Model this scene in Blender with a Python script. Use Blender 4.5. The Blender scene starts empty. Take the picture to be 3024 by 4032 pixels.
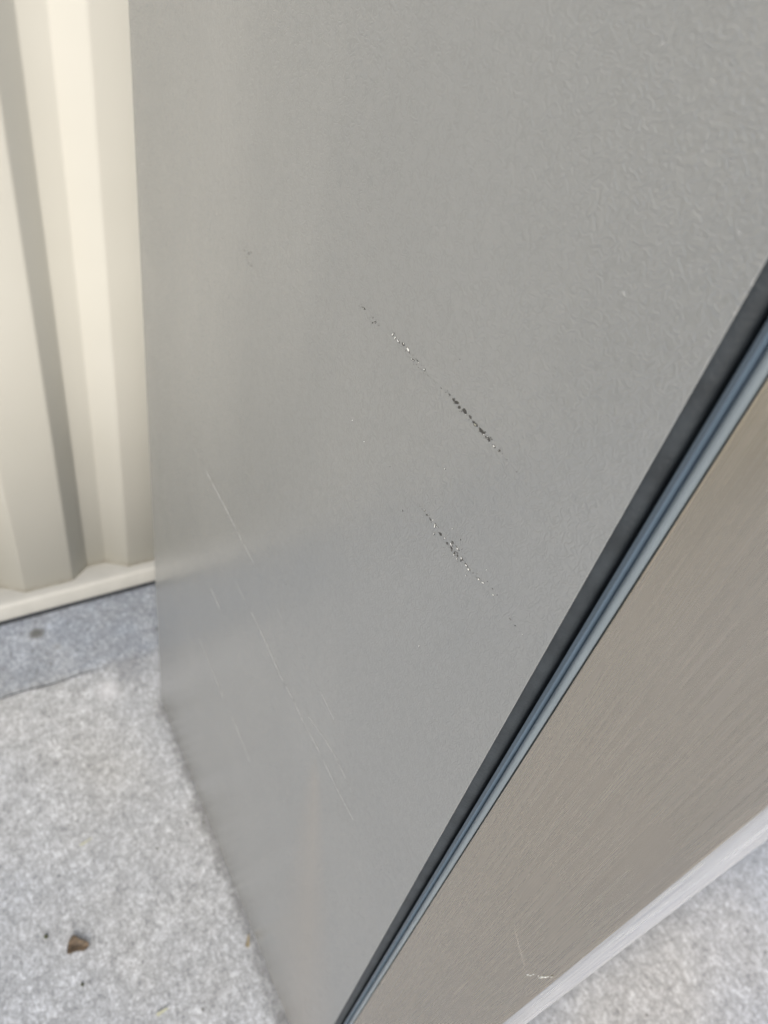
import bpy, bmesh, math, random
from mathutils import Matrix, Vector, noise
random.seed(11)
R = math.radians
sc = bpy.context.scene

# ---------------------------------------------------------------- camera
CH = 1.207
cam_d = bpy.data.cameras.new('camera')
cam = bpy.data.objects.new('camera', cam_d)
sc.collection.objects.link(cam)
sc.camera = cam
right = Vector((0.84699885, -0.49815995, 0.18555218))
down = Vector((-0.22060229, -0.64695673, -0.72991891))
fwd = Vector((0.48366060, 0.57730724, -0.65786683))
cam.matrix_world = Matrix(((right.x, -down.x, -fwd.x, 0), (right.y, -down.y, -fwd.y, 0),
                           (right.z, -down.z, -fwd.z, CH), (0, 0, 0, 1)))
cam_d.sensor_fit = 'HORIZONTAL'
cam_d.sensor_width = 36
cam_d.lens = 36 * 2730 / 3024
cam_d.clip_start = 0.01
cam_d.clip_end = 500
cam_d.dof.use_dof = True
cam_d.dof.focus_distance = 0.37
cam_d.dof.aperture_fstop = 11
sc.render.resolution_x = 768
sc.render.resolution_y = 1024

# ---------------------------------------------------------------- sky, sun, exposure
SUN_EL, SUN_AZ = 34, 212          # soft overcast sun, from in front of the fridge and a little to the left
w = bpy.data.worlds.new('World')
sc.world = w
w.use_nodes = True
nt = w.node_tree
sky = nt.nodes.new('ShaderNodeTexSky')
sky.sky_type = 'NISHITA'
sky.sun_disc = False
sky.sun_elevation = R(SUN_EL)
sky.sun_rotation = R(SUN_AZ)
sky.air_density = 1.0
sky.dust_density = 3.0
bg = nt.nodes['Background']
bg.inputs['Strength'].default_value = 0.095
nt.links.new(sky.outputs[0], bg.inputs[0])
sd = bpy.data.lights.new('sun', 'SUN')
sd.energy = 1.6
sd.angle = R(35)
sd.color = (1.0, 0.965, 0.91)
sun = bpy.data.objects.new('sun', sd)
sc.collection.objects.link(sun)
dirv = Vector((math.sin(R(SUN_AZ)) * math.cos(R(SUN_EL)), math.cos(R(SUN_AZ)) * math.cos(R(SUN_EL)), math.sin(R(SUN_EL))))
sun.rotation_euler = dirv.to_track_quat('Z', 'Y').to_euler()
sc.view_settings.view_transform = 'Standard'
sc.view_settings.look = 'None'
sc.view_settings.exposure = 0.66
sc.view_settings.gamma = 1.0

# ---------------------------------------------------------------- material helpers
class M:
    def __init__(s, name):
        s.m = bpy.data.materials.new(name)
        s.m.use_nodes = True
        s.t = s.m.node_tree
        s.b = s.t.nodes['Principled BSDF']
        s.out = s.t.nodes['Material Output']
        s.co = s.t.nodes.new('ShaderNodeTexCoord')
    def n(s, kind, **kw):
        nd = s.t.nodes.new(kind)
        for k, v in kw.items():
            if k in nd.inputs.keys():
                nd.inputs[k].default_value = v
            else:
                setattr(nd, k, v)
        return nd
    def l(s, a, b):
        s.t.links.new(a, b)
    def mapping(s, scale=(1, 1, 1), loc=(0, 0, 0), src=None):
        mp = s.n('ShaderNodeMapping')
        mp.inputs['Scale'].default_value = scale
        mp.inputs['Location'].default_value = loc
        s.l(src or s.co.outputs['Object'], mp.inputs['Vector'])
        return mp.outputs[0]
    def noise(s, scale, detail=2, rough=.5, dist=0, vec=None):
        nd = s.n('ShaderNodeTexNoise')
        nd.inputs['Scale'].default_value = scale
        nd.inputs['Detail'].default_value = detail
        nd.inputs['Roughness'].default_value = rough
        nd.inputs['Distortion'].default_value = dist
        s.l(vec or s.co.outputs['Object'], nd.inputs['Vector'])
        return nd.outputs['Fac']
    def ramp(s, fac, stops):
        r = s.n('ShaderNodeValToRGB')
        e = r.color_ramp.elements
        while len(e) < len(stops):
            e.new(0.5)
        for el, (p, c) in zip(e, stops):
            el.position = p
            el.color = (*c, 1) if len(c) == 3 else c
        s.l(fac, r.inputs[0])
        return r.outputs[0]
    def rng(s, fac, a, b, c, d, clamp=True):
        r = s.n('ShaderNodeMapRange')
        r.clamp = clamp
        for i, v in enumerate((a, b, c, d)):
            r.inputs[i + 1].default_value = v
        s.l(fac, r.inputs[0])
        return r.outputs[0]
    def math(s, op, a, b=None):
        r = s.n('ShaderNodeMath')
        r.operation = op
        for i, v in enumerate((a, b)):
            if v is None:
                continue
            if isinstance(v, (int, float)):
                r.inputs[i].default_value = v
            else:
                s.l(v, r.inputs[i])
        return r.outputs[0]
    def mix(s, fac, a, b, mode='MIX'):
        r = s.n('ShaderNodeMix')
        r.data_type = 'RGBA'
        r.blend_type = mode
        for i, v in ((0, fac), (6, a), (7, b)):
            if isinstance(v, (int, float)):
                r.inputs[i].default_value = v
            elif isinstance(v, tuple):
                r.inputs[i].default_value = (*v, 1)
            else:
                s.l(v, r.inputs[i])
        return r.outputs[2]
    def bump(s, h, dist, strength=1.0, prev=None):
        b = s.n('ShaderNodeBump')
        b.inputs['Distance'].default_value = dist
        b.inputs['Strength'].default_value = strength
        s.l(h, b.inputs['Height'])
        if prev:
            s.l(prev, b.inputs['Normal'])
        return b.outputs[0]
    def set(s, **kw):
        for k, v in kw.items():
            k = k.replace('_', ' ')
            if isinstance(v, (int, float)):
                s.b.inputs[k].default_value = v
            elif isinstance(v, tuple):
                s.b.inputs[k].default_value = (*v, 1)
            else:
                s.l(v, s.b.inputs[k])
        return s.m

# embossed grey painted steel of the cabinet side
def mat_panel():
    a = M('embossed_grey_steel')
    warp = a.noise(90, 2)
    n1 = a.noise(250, 1, .4, 1.3)
    ridge = a.math('ABSOLUTE', a.math('SUBTRACT', n1, .5))
    ridge = a.rng(ridge, 0, .16, 0, 1)
    ridge.node.interpolation_type = 'SMOOTHSTEP'
    n2 = a.noise(420, 1, .4, .8)
    r2 = a.rng(a.math('ABSOLUTE', a.math('SUBTRACT', n2, .5)), 0, .05, 0, 1)
    h = a.math('ADD', ridge, a.math('MULTIPLY', r2, .12))
    h = a.math('ADD', h, a.math('MULTIPLY', a.noise(90, 1), .5))
    amp = a.rng(a.noise(14, 2), .3, .7, .75, 1.15)
    h = a.math('MULTIPLY', h, amp)
    fine = a.noise(2200, 2, .6)
    nb = a.bump(h, .00012, PANEL_BUMP)
    nb = a.bump(fine, .00001, .35, nb)
    big = a.noise(7, 3)
    col = a.mix(a.rng(big, .35, .65, 0, 1), PANEL_A, PANEL_B)
    sx = a.n('ShaderNodeSeparateXYZ')
    a.l(a.co.outputs['Object'], sx.inputs[0])
    # a paler warm patch low on the side, widening downward, and light handling grime
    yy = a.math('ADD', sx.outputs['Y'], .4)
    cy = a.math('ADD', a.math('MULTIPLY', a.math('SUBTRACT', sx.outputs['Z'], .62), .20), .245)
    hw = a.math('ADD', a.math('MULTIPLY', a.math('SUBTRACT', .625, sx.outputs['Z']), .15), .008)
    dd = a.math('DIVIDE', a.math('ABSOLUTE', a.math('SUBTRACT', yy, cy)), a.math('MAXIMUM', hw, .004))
    pale_patch = a.math('MULTIPLY', a.rng(dd, .1, 1.3, 1, 0), a.rng(sx.outputs['Z'], .63, .60, 0, 1))
    col = a.mix(a.math('MULTIPLY', pale_patch, .55), col, (.30, .28, .25))
    crease_shade = a.math('MULTIPLY', a.rng(ridge, 0, .45, 1, 0), a.rng(a.noise(150, 2), .40, .58, 0, .13))  # relief shading of the wrinkles, painted dark into the grooves
    col = a.mix(crease_shade, col, (.09, .095, .09))
    gr = a.rng(a.noise(1, 4, .6, 0, a.mapping((1, 9, 3))), .45, .75, 0, .22)
    col = a.mix(gr, col, (.31, .315, .305))
    rough = a.math('ADD', a.rng(a.noise(25, 3), .3, .7, .09, .13), a.math('MULTIPLY', pale_patch, .1))
    return a.set(Base_Color=col, Roughness=rough, Normal=nb, IOR=2.4)

PANEL_BUMP = 1.0
PANEL_A, PANEL_B = (.238, .248, .246), (.250, .260, .257)
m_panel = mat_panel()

ANR = 0.25
def mat_steel():
    a = M('brushed_stainless_steel')
    s1 = a.noise(1, 1, .5, 0, a.mapping((1400, 1700, 14)))
    s2 = a.noise(1, 2, .5, 0, a.mapping((500, 700, 4)))
    s = a.math('ADD', a.math('MULTIPLY', s1, .6), a.math('MULTIPLY', s2, .4))
    col = a.ramp(s, [(.30, (.59, .535, .458)), (.5, (.64, .58, .497)), (.7, (.70, .635, .548))])
    rough = a.math('ADD', a.rng(s, .3, .7, .2, .3), a.rng(a.noise(11, 4, .6), .4, .7, 0, .05))
    nb = a.bump(s, .00001, .5)
    tan = a.n('ShaderNodeTangent')
    tan.direction_type = 'RADIAL'
    tan.axis = 'Z'
    a.l(tan.outputs[0], a.b.inputs['Tangent'])
    a.b.inputs['Anisotropic Rotation'].default_value = ANR
    return a.set(Base_Color=col, Metallic=1.0, Roughness=rough, Anisotropic=.75, Normal=nb)
m_steel = mat_steel()

def mat_edge():
    a = M('steel_edge_painted_sheen')  # paler than the door skin: reflected brightness is put into the colour
    s1 = a.noise(1, 3, .6, 0, a.mapping((700, 900, 14)))
    col = a.ramp(s1, [(.35, (.78, .78, .79)), (.5, (.90, .90, .91)), (.66, (.98, .98, .98))])
    return a.set(Base_Color=col, Metallic=.8, Roughness=a.rng(s1, .3, .7, .16, .3), Normal=a.bump(s1, .00003, .6))
m_edge = mat_edge()

def mat_plain(name, col, rough=.5, nscale=60, var=.12, bump=0.0, bscale=900, metal=0.0, **kw):
    a = M(name)
    f = a.rng(a.noise(nscale, 3), .3, .7, 0, 1)
    c = a.mix(f, tuple(v * (1 - var) for v in col), tuple(min(1, v * (1 + var)) for v in col))
    d = dict(Base_Color=c, Roughness=rough, Metallic=metal)
    if bump:
        d['Normal'] = a.bump(a.noise(bscale, 2), bump, 1)
    d.update(kw)
    return a.set(**d)

m_trim_a = mat_plain('blue_grey_plastic_edge', (.095, .135, .18), .38, 40, .06, .00002)
m_trim_b = mat_plain('pale_blue_grey_plastic_bead', (.18, .215, .24), .38, 40, .06, .00002)
m_seal = mat_plain('dark_rubber_seal', (.035, .042, .05), .6, 80, .1)
m_flange = mat_plain('painted_shade_flange', (.032, .039, .045), .55, 60, .25, .0003, 500)  # shade of the door gap is painted into this dark colour
m_dark = mat_plain('charcoal_plastic', (.03, .032, .035), .55, 50, .1)
m_flake = [mat_plain('dark_primer_flake', (.055, .053, .048), .6, 1500, .5, .00005, 3000),
           mat_plain('scuffed_grey_paint', (.10, .10, .095), .5, 1500, .25, .00005, 3000),
           mat_plain('bare_zinc_flake', (.80, .81, .78), .35, 1500, .1, .00006, 3000),
           mat_plain('yellowish_zinc_flake', (.42, .43, .35), .45, 1500, .2, .00006, 3000),
           mat_plain('faint_grey_scuff', (.12, .12, .115), .4, 1500, .1)]

def mat_hair(name, col, amt):
    a = M(name)
    f = a.rng(a.noise(1, 3, .6, 0, a.mapping((1, 70, 70))), .3, .6, .3, amt)
    f2 = a.rng(a.noise(14, 1), .35, .6, .25, 1)
    return a.set(Base_Color=col, Roughness=.45, Alpha=a.math('MULTIPLY', f, f2))
m_hair = mat_hair('pale_scratch', (.50, .51, .50), .72)
m_arc = mat_hair('pale_steel_scuff', (.75, .73, .69), .28)

def mat_cream():
    a = M('cream_painted_steel')
    f = a.rng(a.noise(3, 3), .35, .65, 0, 1)
    col = a.mix(f, (.545, .54, .487), (.575, .57, .52))
    # dust thrown up onto the lowest few centimetres
    sx = a.n('ShaderNodeSeparateXYZ')
    a.l(a.co.outputs['Object'], sx.inputs[0])
    low = a.rng(sx.outputs['Z'], .060, .074, 1, 0)
    dust = a.math('MULTIPLY', low, a.rng(a.noise(60, 4, .65), .38, .6, .1, .7))
    col = a.mix(dust, col, (.36, .33, .27))
    sp = a.rng(a.noise(140, 1), .79, .81, 0, .35)
    col = a.mix(sp, col, (.4, .38, .32))
    return a.set(Base_Color=col, Roughness=.42, Normal=a.bump(a.noise(900, 2), .00003, .6))
m_cream = mat_cream()
m_rail = mat_plain('cream_painted_rail', (.42, .422, .40), .42, 30, .06, .00003)

def mat_concrete():
    a = M('weathered_concrete')
    P = a.co.outputs['Object']
    n_big = a.noise(2.2, 3, .5)
    n_mid = a.noise(34, 4, .6, .6)
    n_fin = a.noise(130, 5, .75, .8)
    n_gr = a.noise(360, 3, .75)
    rot = a.n('ShaderNodeMapping')
    rot.inputs['Rotation'].default_value = (0, 0, R(24))
    rot.inputs['Scale'].default_value = (230, 60, 60)
    a.l(P, rot.inputs['Vector'])
    n_br = a.noise(1, 3, .6, 1.2, rot.outputs[0])
    f = a.math('ADD', a.math('MULTIPLY', n_mid, .16), a.math('ADD', a.math('MULTIPLY', n_fin, .36), a.math('ADD', a.math('MULTIPLY', n_gr, .30), a.math('MULTIPLY', n_br, .18))))
    col = a.ramp(f, [(.38, (.16, .165, .172)), (.445, (.32, .326, .333)), (.505, (.43, .44, .452)), (.57, (.67, .687, .71)), (.64, (.88, .892, .91))])
    tint = a.mix(a.rng(n_big, .35, .65, 0, 1), (.93, .965, 1.02), (1.0, .995, .975))
    col = a.mix(1.0, col, tint, 'MULTIPLY')
    # pits
    vo = a.n('ShaderNodeTexVoronoi')
    vo.inputs['Scale'].default_value = 26
    a.l(P, vo.inputs['Vector'])
    pit = a.math('MULTIPLY', a.rng(vo.outputs['Distance'], .045, .085, 1, 0), a.rng(a.noise(9, 1), .5, .56, 0, 1))
    col = a.mix(a.math('MULTIPLY', pit, .75), col, (.10, .10, .085))
    # brown stain near the wall, darker bluish strip beyond the joint
    def spot(c, r, soft, amt, colr, col, ns=60):
        vm = a.n('ShaderNodeVectorMath')
        vm.operation = 'DISTANCE'
        a.l(P, vm.inputs[0])
        vm.inputs[1].default_value = c
        dd = a.math('ADD', vm.outputs['Value'], a.math('MULTIPLY', a.math('SUBTRACT', a.noise(ns, 3), .5), r * 1.4))
        return a.mix(a.math('MULTIPLY', a.rng(dd, r, r + soft, 1, 0), amt), col, colr)
    col = spot((.028, .982, 0), .008, .010, .8, (.13, .125, .10), col)
    col = spot((.058, .937, 0), .004, .006, .4, (.25, .23, .19), col)
    col = spot((.165, .835, 0), .016, .03, .45, (.20, .21, .23), col, 30)
    col = spot((.118, .800, 0), .006, .022, .5, (.72, .73, .76), col, 30)
    sx = a.n('ShaderNodeSeparateXYZ')
    a.l(P, sx.inputs[0])
    strip = a.rng(a.math('ADD', sx.outputs['Y'], a.math('MULTIPLY', a.math('SUBTRACT', a.noise(30, 3), .5), .03)), .845, .875, 0, 1)
    strip = a.math('MULTIPLY', strip, a.rng(a.noise(12, 4), .3, .6, .55, 1))
    col = a.mix(strip, col, a.mix(1.0, col, (.68, .72, .78), 'MULTIPLY'))
    # contact shadow painted in broken patches along the foot of the cabinet
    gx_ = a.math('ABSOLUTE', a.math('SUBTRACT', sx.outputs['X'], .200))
    contact_shade = a.math('MULTIPLY', a.rng(a.math('ADD', gx_, a.math('MULTIPLY', a.noise(55, 4, .6), .05)), .022, .045, 1, 0), a.rng(sx.outputs['Y'], .76, .72, 0, 1))
    col = a.mix(a.math('MULTIPLY', contact_shade, .6), col, (.16, .16, .155))
    h = a.math('ADD', a.math('MULTIPLY', n_fin, 1.0), a.math('MULTIPLY', n_gr, .5))
    nb = a.bump(h, .0018, .8)
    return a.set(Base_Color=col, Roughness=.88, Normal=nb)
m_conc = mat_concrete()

# ---------------------------------------------------------------- mesh helpers
def mesh_obj(name, verts, faces, mats, parent=None, smooth=False, fm=None, angle=35):
    me = bpy.data.meshes.new(name)
    me.from_pydata(verts, [], faces)
    for m in (mats if isinstance(mats, (list, tuple)) else [mats]):
        me.materials.append(m)
    if fm:
        me.polygons.foreach_set('material_index', fm)
    if smooth:
        me.polygons.foreach_set('use_smooth', [True] * len(me.polygons))
        if angle:
            me.set_sharp_from_angle(angle=R(angle))
    me.update()
    o = bpy.data.objects.new(name, me)
    sc.collection.objects.link(o)
    if parent:
        o.parent = parent
    return o

def extrude(name, prof, z0, z1, mat, parent=None, closed=True, smooth=True, segs=1, angle=35):
    """xy profile swept up z; z0 may be a function of y (a floor that falls away)."""
    vs, fs = [], []
    n = len(prof)
    for k in range(segs + 1):
        for x, y in prof:
            a = z0(y) if callable(z0) else z0
            vs.append((x, y, a + (z1 - a) * k / segs))
    for k in range(segs):
        for i in range(n if closed else n - 1):
            j = (i + 1) % n
            fs.append((k * n + i, k * n + j, (k + 1) * n + j, (k + 1) * n + i))
    if closed:
        fs.append(tuple(reversed(range(n))))
        fs.append(tuple(segs * n + i for i in range(n)))
    o = mesh_obj(name, vs, fs, mat, parent, smooth, angle=angle)
    bm = bmesh.new(); bm.from_mesh(o.data)
    bmesh.ops.recalc_face_normals(bm, faces=bm.faces)
    bm.to_mesh(o.data); bm.free()
    if smooth:
        o.data.set_sharp_from_angle(angle=R(angle))
    return o

def arc(cx, cy, r, a0, a1, n=8):
    return [(cx + r * math.cos(R(a0 + (a1 - a0) * i / n)), cy + r * math.sin(R(a0 + (a1 - a0) * i / n))) for i in range(n + 1)]

def thing(name, label, cat, loc=(0, 0, 0), rot=(0, 0, 0), group=None):
    o = bpy.data.objects.new(name, None)
    o.empty_display_size = .05
    sc.collection.objects.link(o)
    o.location = loc
    o.rotation_euler = rot
    o['label'] = label
    o['category'] = cat
    if group:
        o['group'] = group
    return o

def tag(o, label, cat, group=None):
    o['label'] = label
    o['category'] = cat
    if group:
        o['group'] = group
    return o

# ---------------------------------------------------------------- the ground
def axis(pts):
    out = []
    for a, b, s in pts:
        n = max(1, round((b - a) / s))
        out += [a + (b - a) * i / n for i in range(n)]
    return out + [pts[-1][1]]
gx = axis([(-200, -20, 60), (-20, -3, 4), (-3, -.6, .3), (-.6, .4, .008), (.4, 1.6, .05), (1.6, 5, .5), (5, 20, 5), (20, 200, 60)])
gy = axis([(-200, -20, 60), (-20, -3, 4), (-3, -1, .3), (-1, .2, .05), (.2, .80, .02), (.80, .90, .0025), (.90, 1.1, .02), (1.1, 5, .5), (5, 20, 5), (20, 200, 60)])
def gz(x, y):
    z = 0.0
    if -1.5 < x < 2 and -1 < y < 1.5:
        z += (noise.noise(Vector((x * 9, y * 9, 0))) * .0012 + noise.noise(Vector((x * 60, y * 60, 3))) * .0004)
    if -5 < x < 5:
        # the cast edge of the slab: a shallow groove that fades out towards the fridge
        yj = .853 - .035 * max(0, x) + noise.noise(Vector((x * 14, 0, 7))) * .006
        k = 1 - min(1, max(0, (x - .02) / .11)) * .85
        t = min(1, max(0, (y - yj) / .010))
        z -= .0075 * k * t * t * (3 - 2 * t)
        z += .0045 * k * min(1, max(0, (y - yj - .012) / .09))
    return z
vs = [(x, y, gz(x, y)) for y in gy for x in gx]
nx = len(gx)
fs = [(j * nx + i, j * nx + i + 1, (j + 1) * nx + i + 1, (j + 1) * nx + i) for j in range(len(gy) - 1) for i in range(nx - 1)]
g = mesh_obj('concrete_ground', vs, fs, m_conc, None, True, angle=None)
g['kind'] = 'structure'

# ---------------------------------------------------------------- the ribbed wall
wall = thing('ribbed_metal_wall', 'cream ribbed steel wall standing on a base rail behind the grey refrigerator', 'wall', (-3.2, 1.042, 0))
def rib_profile(x0, x1, yc, dep, pitch=.1971, crest=.0882, s1=.0335, val=.037, s2=.0384, ph=0.0, th=.0006):
    pts = []
    x = ph
    k = 0
    while x < x1 + pitch:
        for dx, dy in ((0, 0), (crest, 0), (crest + s1, dep), (crest + s1 + val, dep)):
            pts.append((x + dx, yc + dy))
        x += pitch
    pts = [p for p in pts if x0 - .0001 <= p[0] <= x1 + .0001]
    # small bend radius at every fold
    out = [pts[0]]
    for a, b, c in zip(pts, pts[1:], pts[2:]):
        b = Vector(b); a = Vector(a); c = Vector(c)
        u = (a - b).normalized() * .0035; v = (c - b).normalized() * .0035
        for t in (0, .25, .5, .75, 1):
            q = (b + u) * (1 - t) ** 2 + b * 2 * t * (1 - t) + (b + v) * t * t
            out.append((q.x, q.y))
    out.append(pts[-1])
    return out
WX = 3.2                       # wall object origin sits at its left corner
# crest left folds at world x .0275, .225 ...
prof = rib_profile(.002, 5.9, 0.0, .026, ph=.0275 + WX - .1971 * 16)
sheet_z = .0565
vs, fs = [], []
n = len(prof)
for (z) in (sheet_z, .7, 1.4, 2.1):
    vs += [(x, y, z) for x, y in prof]
for k in range(3):
    fs += [(k * n + i, k * n + i + 1, (k + 1) * n + i + 1, (k + 1) * n + i) for i in range(n - 1)]
ws = mesh_obj('cladding_sheet', vs, fs, m_cream, wall, True, angle=60)
sm = ws.modifiers.new('thickness', 'SOLIDIFY'); sm.thickness = .0007; sm.offset = 1
# base rail: sloped ledge with an upturned-looking front lip
def rail(name, x0, x1, parent):
    pr = [(.05, .0600), (.012, .0585), (-.004, .0568), (-.0125, .0555), (-.0168, .0538), (-.0192, .0508), (-.0200, .0470), (-.0200, .0170), (-.0192, .0140), (-.0170, .0125), (-.006, .0122), (-.006, .0142), (-.0170, .0147), (-.0180, .0170), (-.0180, .0470), (-.0155, .0510), (-.009, .0530), (.05, .0560)]
    vs = [(x0, y, z) for y, z in pr] + [(x1, y, z) for y, z in pr]
    m_ = len(pr)
    fs = [(i, (i + 1) % m_, m_ + (i + 1) % m_, m_ + i) for i in range(m_)] + [tuple(range(m_)), tuple(reversed(range(m_, 2 * m_)))]
    o = mesh_obj(name, vs, fs, m_rail, parent, True, angle=40)
    bm = bmesh.new(); bm.from_mesh(o.data); bmesh.ops.recalc_face_normals(bm, faces=bm.faces); bm.to_mesh(o.data); bm.free()
    o.data.set_sharp_from_angle(angle=R(40))
    return o
rail('base_rail', -.004, 5.9, wall)
extrude('rail_shadow_strip', [(.0, -.0186), (5.9, -.0186), (5.9, -.0088), (0, -.0088)], .0002, .0116, mat_plain('painted_rail_shadow', (.03, .034, .04), .8, 60, .2), wall, smooth=False)  # dark strip added in place of the shadow under the rail
# door opening left of the ribbed sheets: cream jamb, then a plain grey door leaf set back
for o in (ws,):
    bm = bmesh.new(); bm.from_mesh(o.data)
    bmesh.ops.bisect_plane(bm, geom=bm.verts[:] + bm.edges[:] + bm.faces[:], plane_co=(WX - .235, 0, 0), plane_no=(1, 0, 0), clear_inner=True)
    bm.to_mesh(o.data); bm.free()
extrude('door_jamb', [(WX - .275, -.006), (WX - .232, -.006), (WX - .232, -.0045), (WX - .2735, -.0045), (WX - .2735, .07), (WX - .275, .07)], .0605, 2.1, m_rail, wall, smooth=False)
m_door = mat_plain('grey_painted_door', (.43, .43, .40), .5, 8, .06)
extrude('door_leaf', [(WX - 1.20, .045), (WX - .276, .045), (WX - .276, .085), (WX - 1.20, .085)], .0625, 2.05, m_door, wall, smooth=False)
# cladding beyond the door
prof2 = [p for p in prof if p[0] < WX - 1.2]
n2_ = len(prof2)
vs = [(x, y, z) for z in (sheet_z, 2.1) for x, y in prof2]
fs = [(i, i + 1, n2_ + i + 1, n2_ + i) for i in range(n2_ - 1)]
w2 = mesh_obj('cladding_sheet', vs, fs, m_cream, wall, True, angle=60)
sm = w2.modifiers.new('thickness', 'SOLIDIFY'); sm.thickness = .0007; sm.offset = 1
# the sheets lean a touch out of plumb
for o in (ws, w2):
    for v in o.data.vertices:
        v.co.x += .0073 * v.co.z
# corner flashing and the return wall behind it
extrude('corner_flashing', [(-.012, -.0035), (.045, -.0035), (.045, -.0025), (-.011, -.0025), (-.011, .05), (-.012, .05)], .05, 2.1, m_rail, wall, smooth=False)
sidep = [(-x, y) for x, y in rib_profile(.052, 2.6, 0.0, .026, ph=.052)]
vs, fs = [], []
n = len(sidep)
for z in (sheet_z, 2.1):
    vs += [(-.008 + y, -x, z) for x, y in sidep]
fs = [(i, i + 1, n + i + 1, n + i) for i in range(n - 1)]
s2 = mesh_obj('return_sheet', vs, fs, m_cream, wall, True, angle=60)
sm = s2.modifiers.new('thickness', 'SOLIDIFY'); sm.thickness = .0007
extrude('top_capping', [(-.03, -.02), (5.9, -.02), (5.9, 2.6), (-.03, 2.6)], 2.102, 2.13, m_rail, wall, smooth=False)

# ---------------------------------------------------------------- the refrigerator
X0, X1 = .200, 1.03
fr = thing('refrigerator', 'grey refrigerator with scratched embossed side and brushed stainless door on concrete', 'refrigerator', (.6, .4, 0))
inv = Matrix.Translation((-.6, -.4, 0))
def add(o):
    o.matrix_parent_inverse = Matrix.Identity(4)
    o.data.transform(inv)
    o.parent = fr
    return o
def cab_bottom(y):
    return CH - 1.181 - .026 * y - .003
rr = .0006
YF, YB = .1043, .7455
cab = arc(X0 + rr, YF + rr, rr, 180, 270, 8) + arc(X1 - rr, YF + rr, rr, 270, 360, 6) + arc(X1 - .003, YB - .003, .003, 0, 90, 4) + arc(X0 + .004, YB - .004, .004, 90, 180, 6)
CT = 1.28
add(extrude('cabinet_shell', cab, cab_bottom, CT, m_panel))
add(extrude('front_flange', [(.2003, .10425), (.2003, .1038), (.2007, .1028), (.2016, .1010), (.2032, .0992), (.2045, .0986), (.2300, .0986), (.2300, .10425)], lambda y: .03, CT - .004, m_flange, angle=30))
add(extrude('front_flange', [(X0 + X1 - x, y) for x, y in [(.2003, .10425), (.2003, .1038), (.2007, .1028), (.2016, .1010), (.2032, .0992), (.2045, .0986), (.2300, .0986), (.2300, .10425)]][::-1], lambda y: .03, CT - .004, m_flange, angle=30))
# door skin, wrapped round the front corner; slight pressed line just before the bend
def skin_prof():
    L = [(.2022, .0859), (.2006, .0859), (.2001, .0855), (.2, .0848), (.2, .0480), (.2, .0140), (.20010, .0125), (.20028, .0112), (.20030, .0106), (.2003, .0100), (.2006, .0088), (.2009, .0075), (.2012, .0064)]
    L += [(.2018, .0058), (.2028, .0050), (.2040, .0040)]
    Rr = [(X0 + X1 - x, y) for x, y in reversed(L)]
    return L + Rr
DB, DT = .045, 1.275
add(extrude('door_skin', skin_prof(), DB, DT, m_steel, angle=50))
# rounded front edge of the skin, its bright reflection painted into the colour
ed = [(.20125, .0063), (.20115, .0058)] + arc(.2070, .0050, .0060, 176, 270, 14) + [(.2090, -.0010), (.2090, .0030), (.2042, .0032), (.2030, .0047), (.2020, .0061)]
add(extrude('front_edge', ed, DB, DT, m_edge, angle=50))
add(extrude('front_edge', [(X0 + X1 - x, y) for x, y in ed][::-1], DB, DT, m_edge, angle=50))
add(extrude('front_sheet', [(.2093, -.0009), (X1 - .0093, -.0009), (X1 - .0093, .0030), (.2093, .0030)], DB, DT, m_steel, smooth=False))
# plastic edge mouldings between skin and gasket
def strip(name, prof, mat, mirror=False):
    p = [((X0 + X1 - x) if mirror else x, y) for x, y in prof]
    if mirror:
        p = p[::-1]
    return add(extrude(name, p, DB + .002, DT - .002, mat, angle=25))
bead = [(.2060, .0868), (.2008, .0868)] + [(.2008 - .0013 * math.sin(math.pi * t / 10) ** .7, .0870 + .0037 * t / 10) for t in range(1, 10)] + [(.2010, .0910), (.2060, .0911)]
edge = [(.2060, .09125), (.2022, .09140), (.1996, .09275), (.19970, .0930), (.2004, .0944), (.2008, .09525), (.2014, .0956), (.2060, .0957)]
for mir in (False, True):
    strip('edge_bead', bead, m_trim_b, mir)
    strip('edge_moulding', edge, m_trim_a, mir)
add(extrude('door_liner', [(.2050, .0870), (X1 - .005, .0870), (X1 - .005, .0950), (.2050, .0950)], DB + .003, DT - .003, m_seal, smooth=False))
gk = [(.2090, .0952), (.2078, .0962), (.2086, .0969), (.2078, .0977), (.2088, .0985), (.2300, .0985), (.2300, .0952)]
add(extrude('door_gasket', gk, DB + .012, DT - .012, m_seal, angle=20))
add(extrude('door_gasket', [(X0 + X1 - x, y) for x, y in gk][::-1], DB + .012, DT - .012, m_seal, angle=20))
add(extrude('kick_grille', [(X0 + .012, .035), (X1 - .012, .035), (X1 - .012, .1000), (X0 + .012, .1000)], .012, DB - .006, m_dark, smooth=False))
for fx in (X0 + .06, X1 - .06):
    for fy in (.17, .68):
        add(extrude('foot', arc(fx, fy, .02, 0, 337.5, 15), 0, .03, m_dark))
add(extrude('hinge_cover', [(X0 + .01, .03), (X0 + .10, .03), (X0 + .10, .20), (X0 + .01, .20)], CT + .0005, CT + .028, m_dark, smooth=False))
add(extrude('hinge_cover', [(X1 - .10, .03), (X1 - .01, .03), (X1 - .01, .20), (X1 - .10, .20)], CT + .0005, CT + .028, m_dark, smooth=False))

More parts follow.
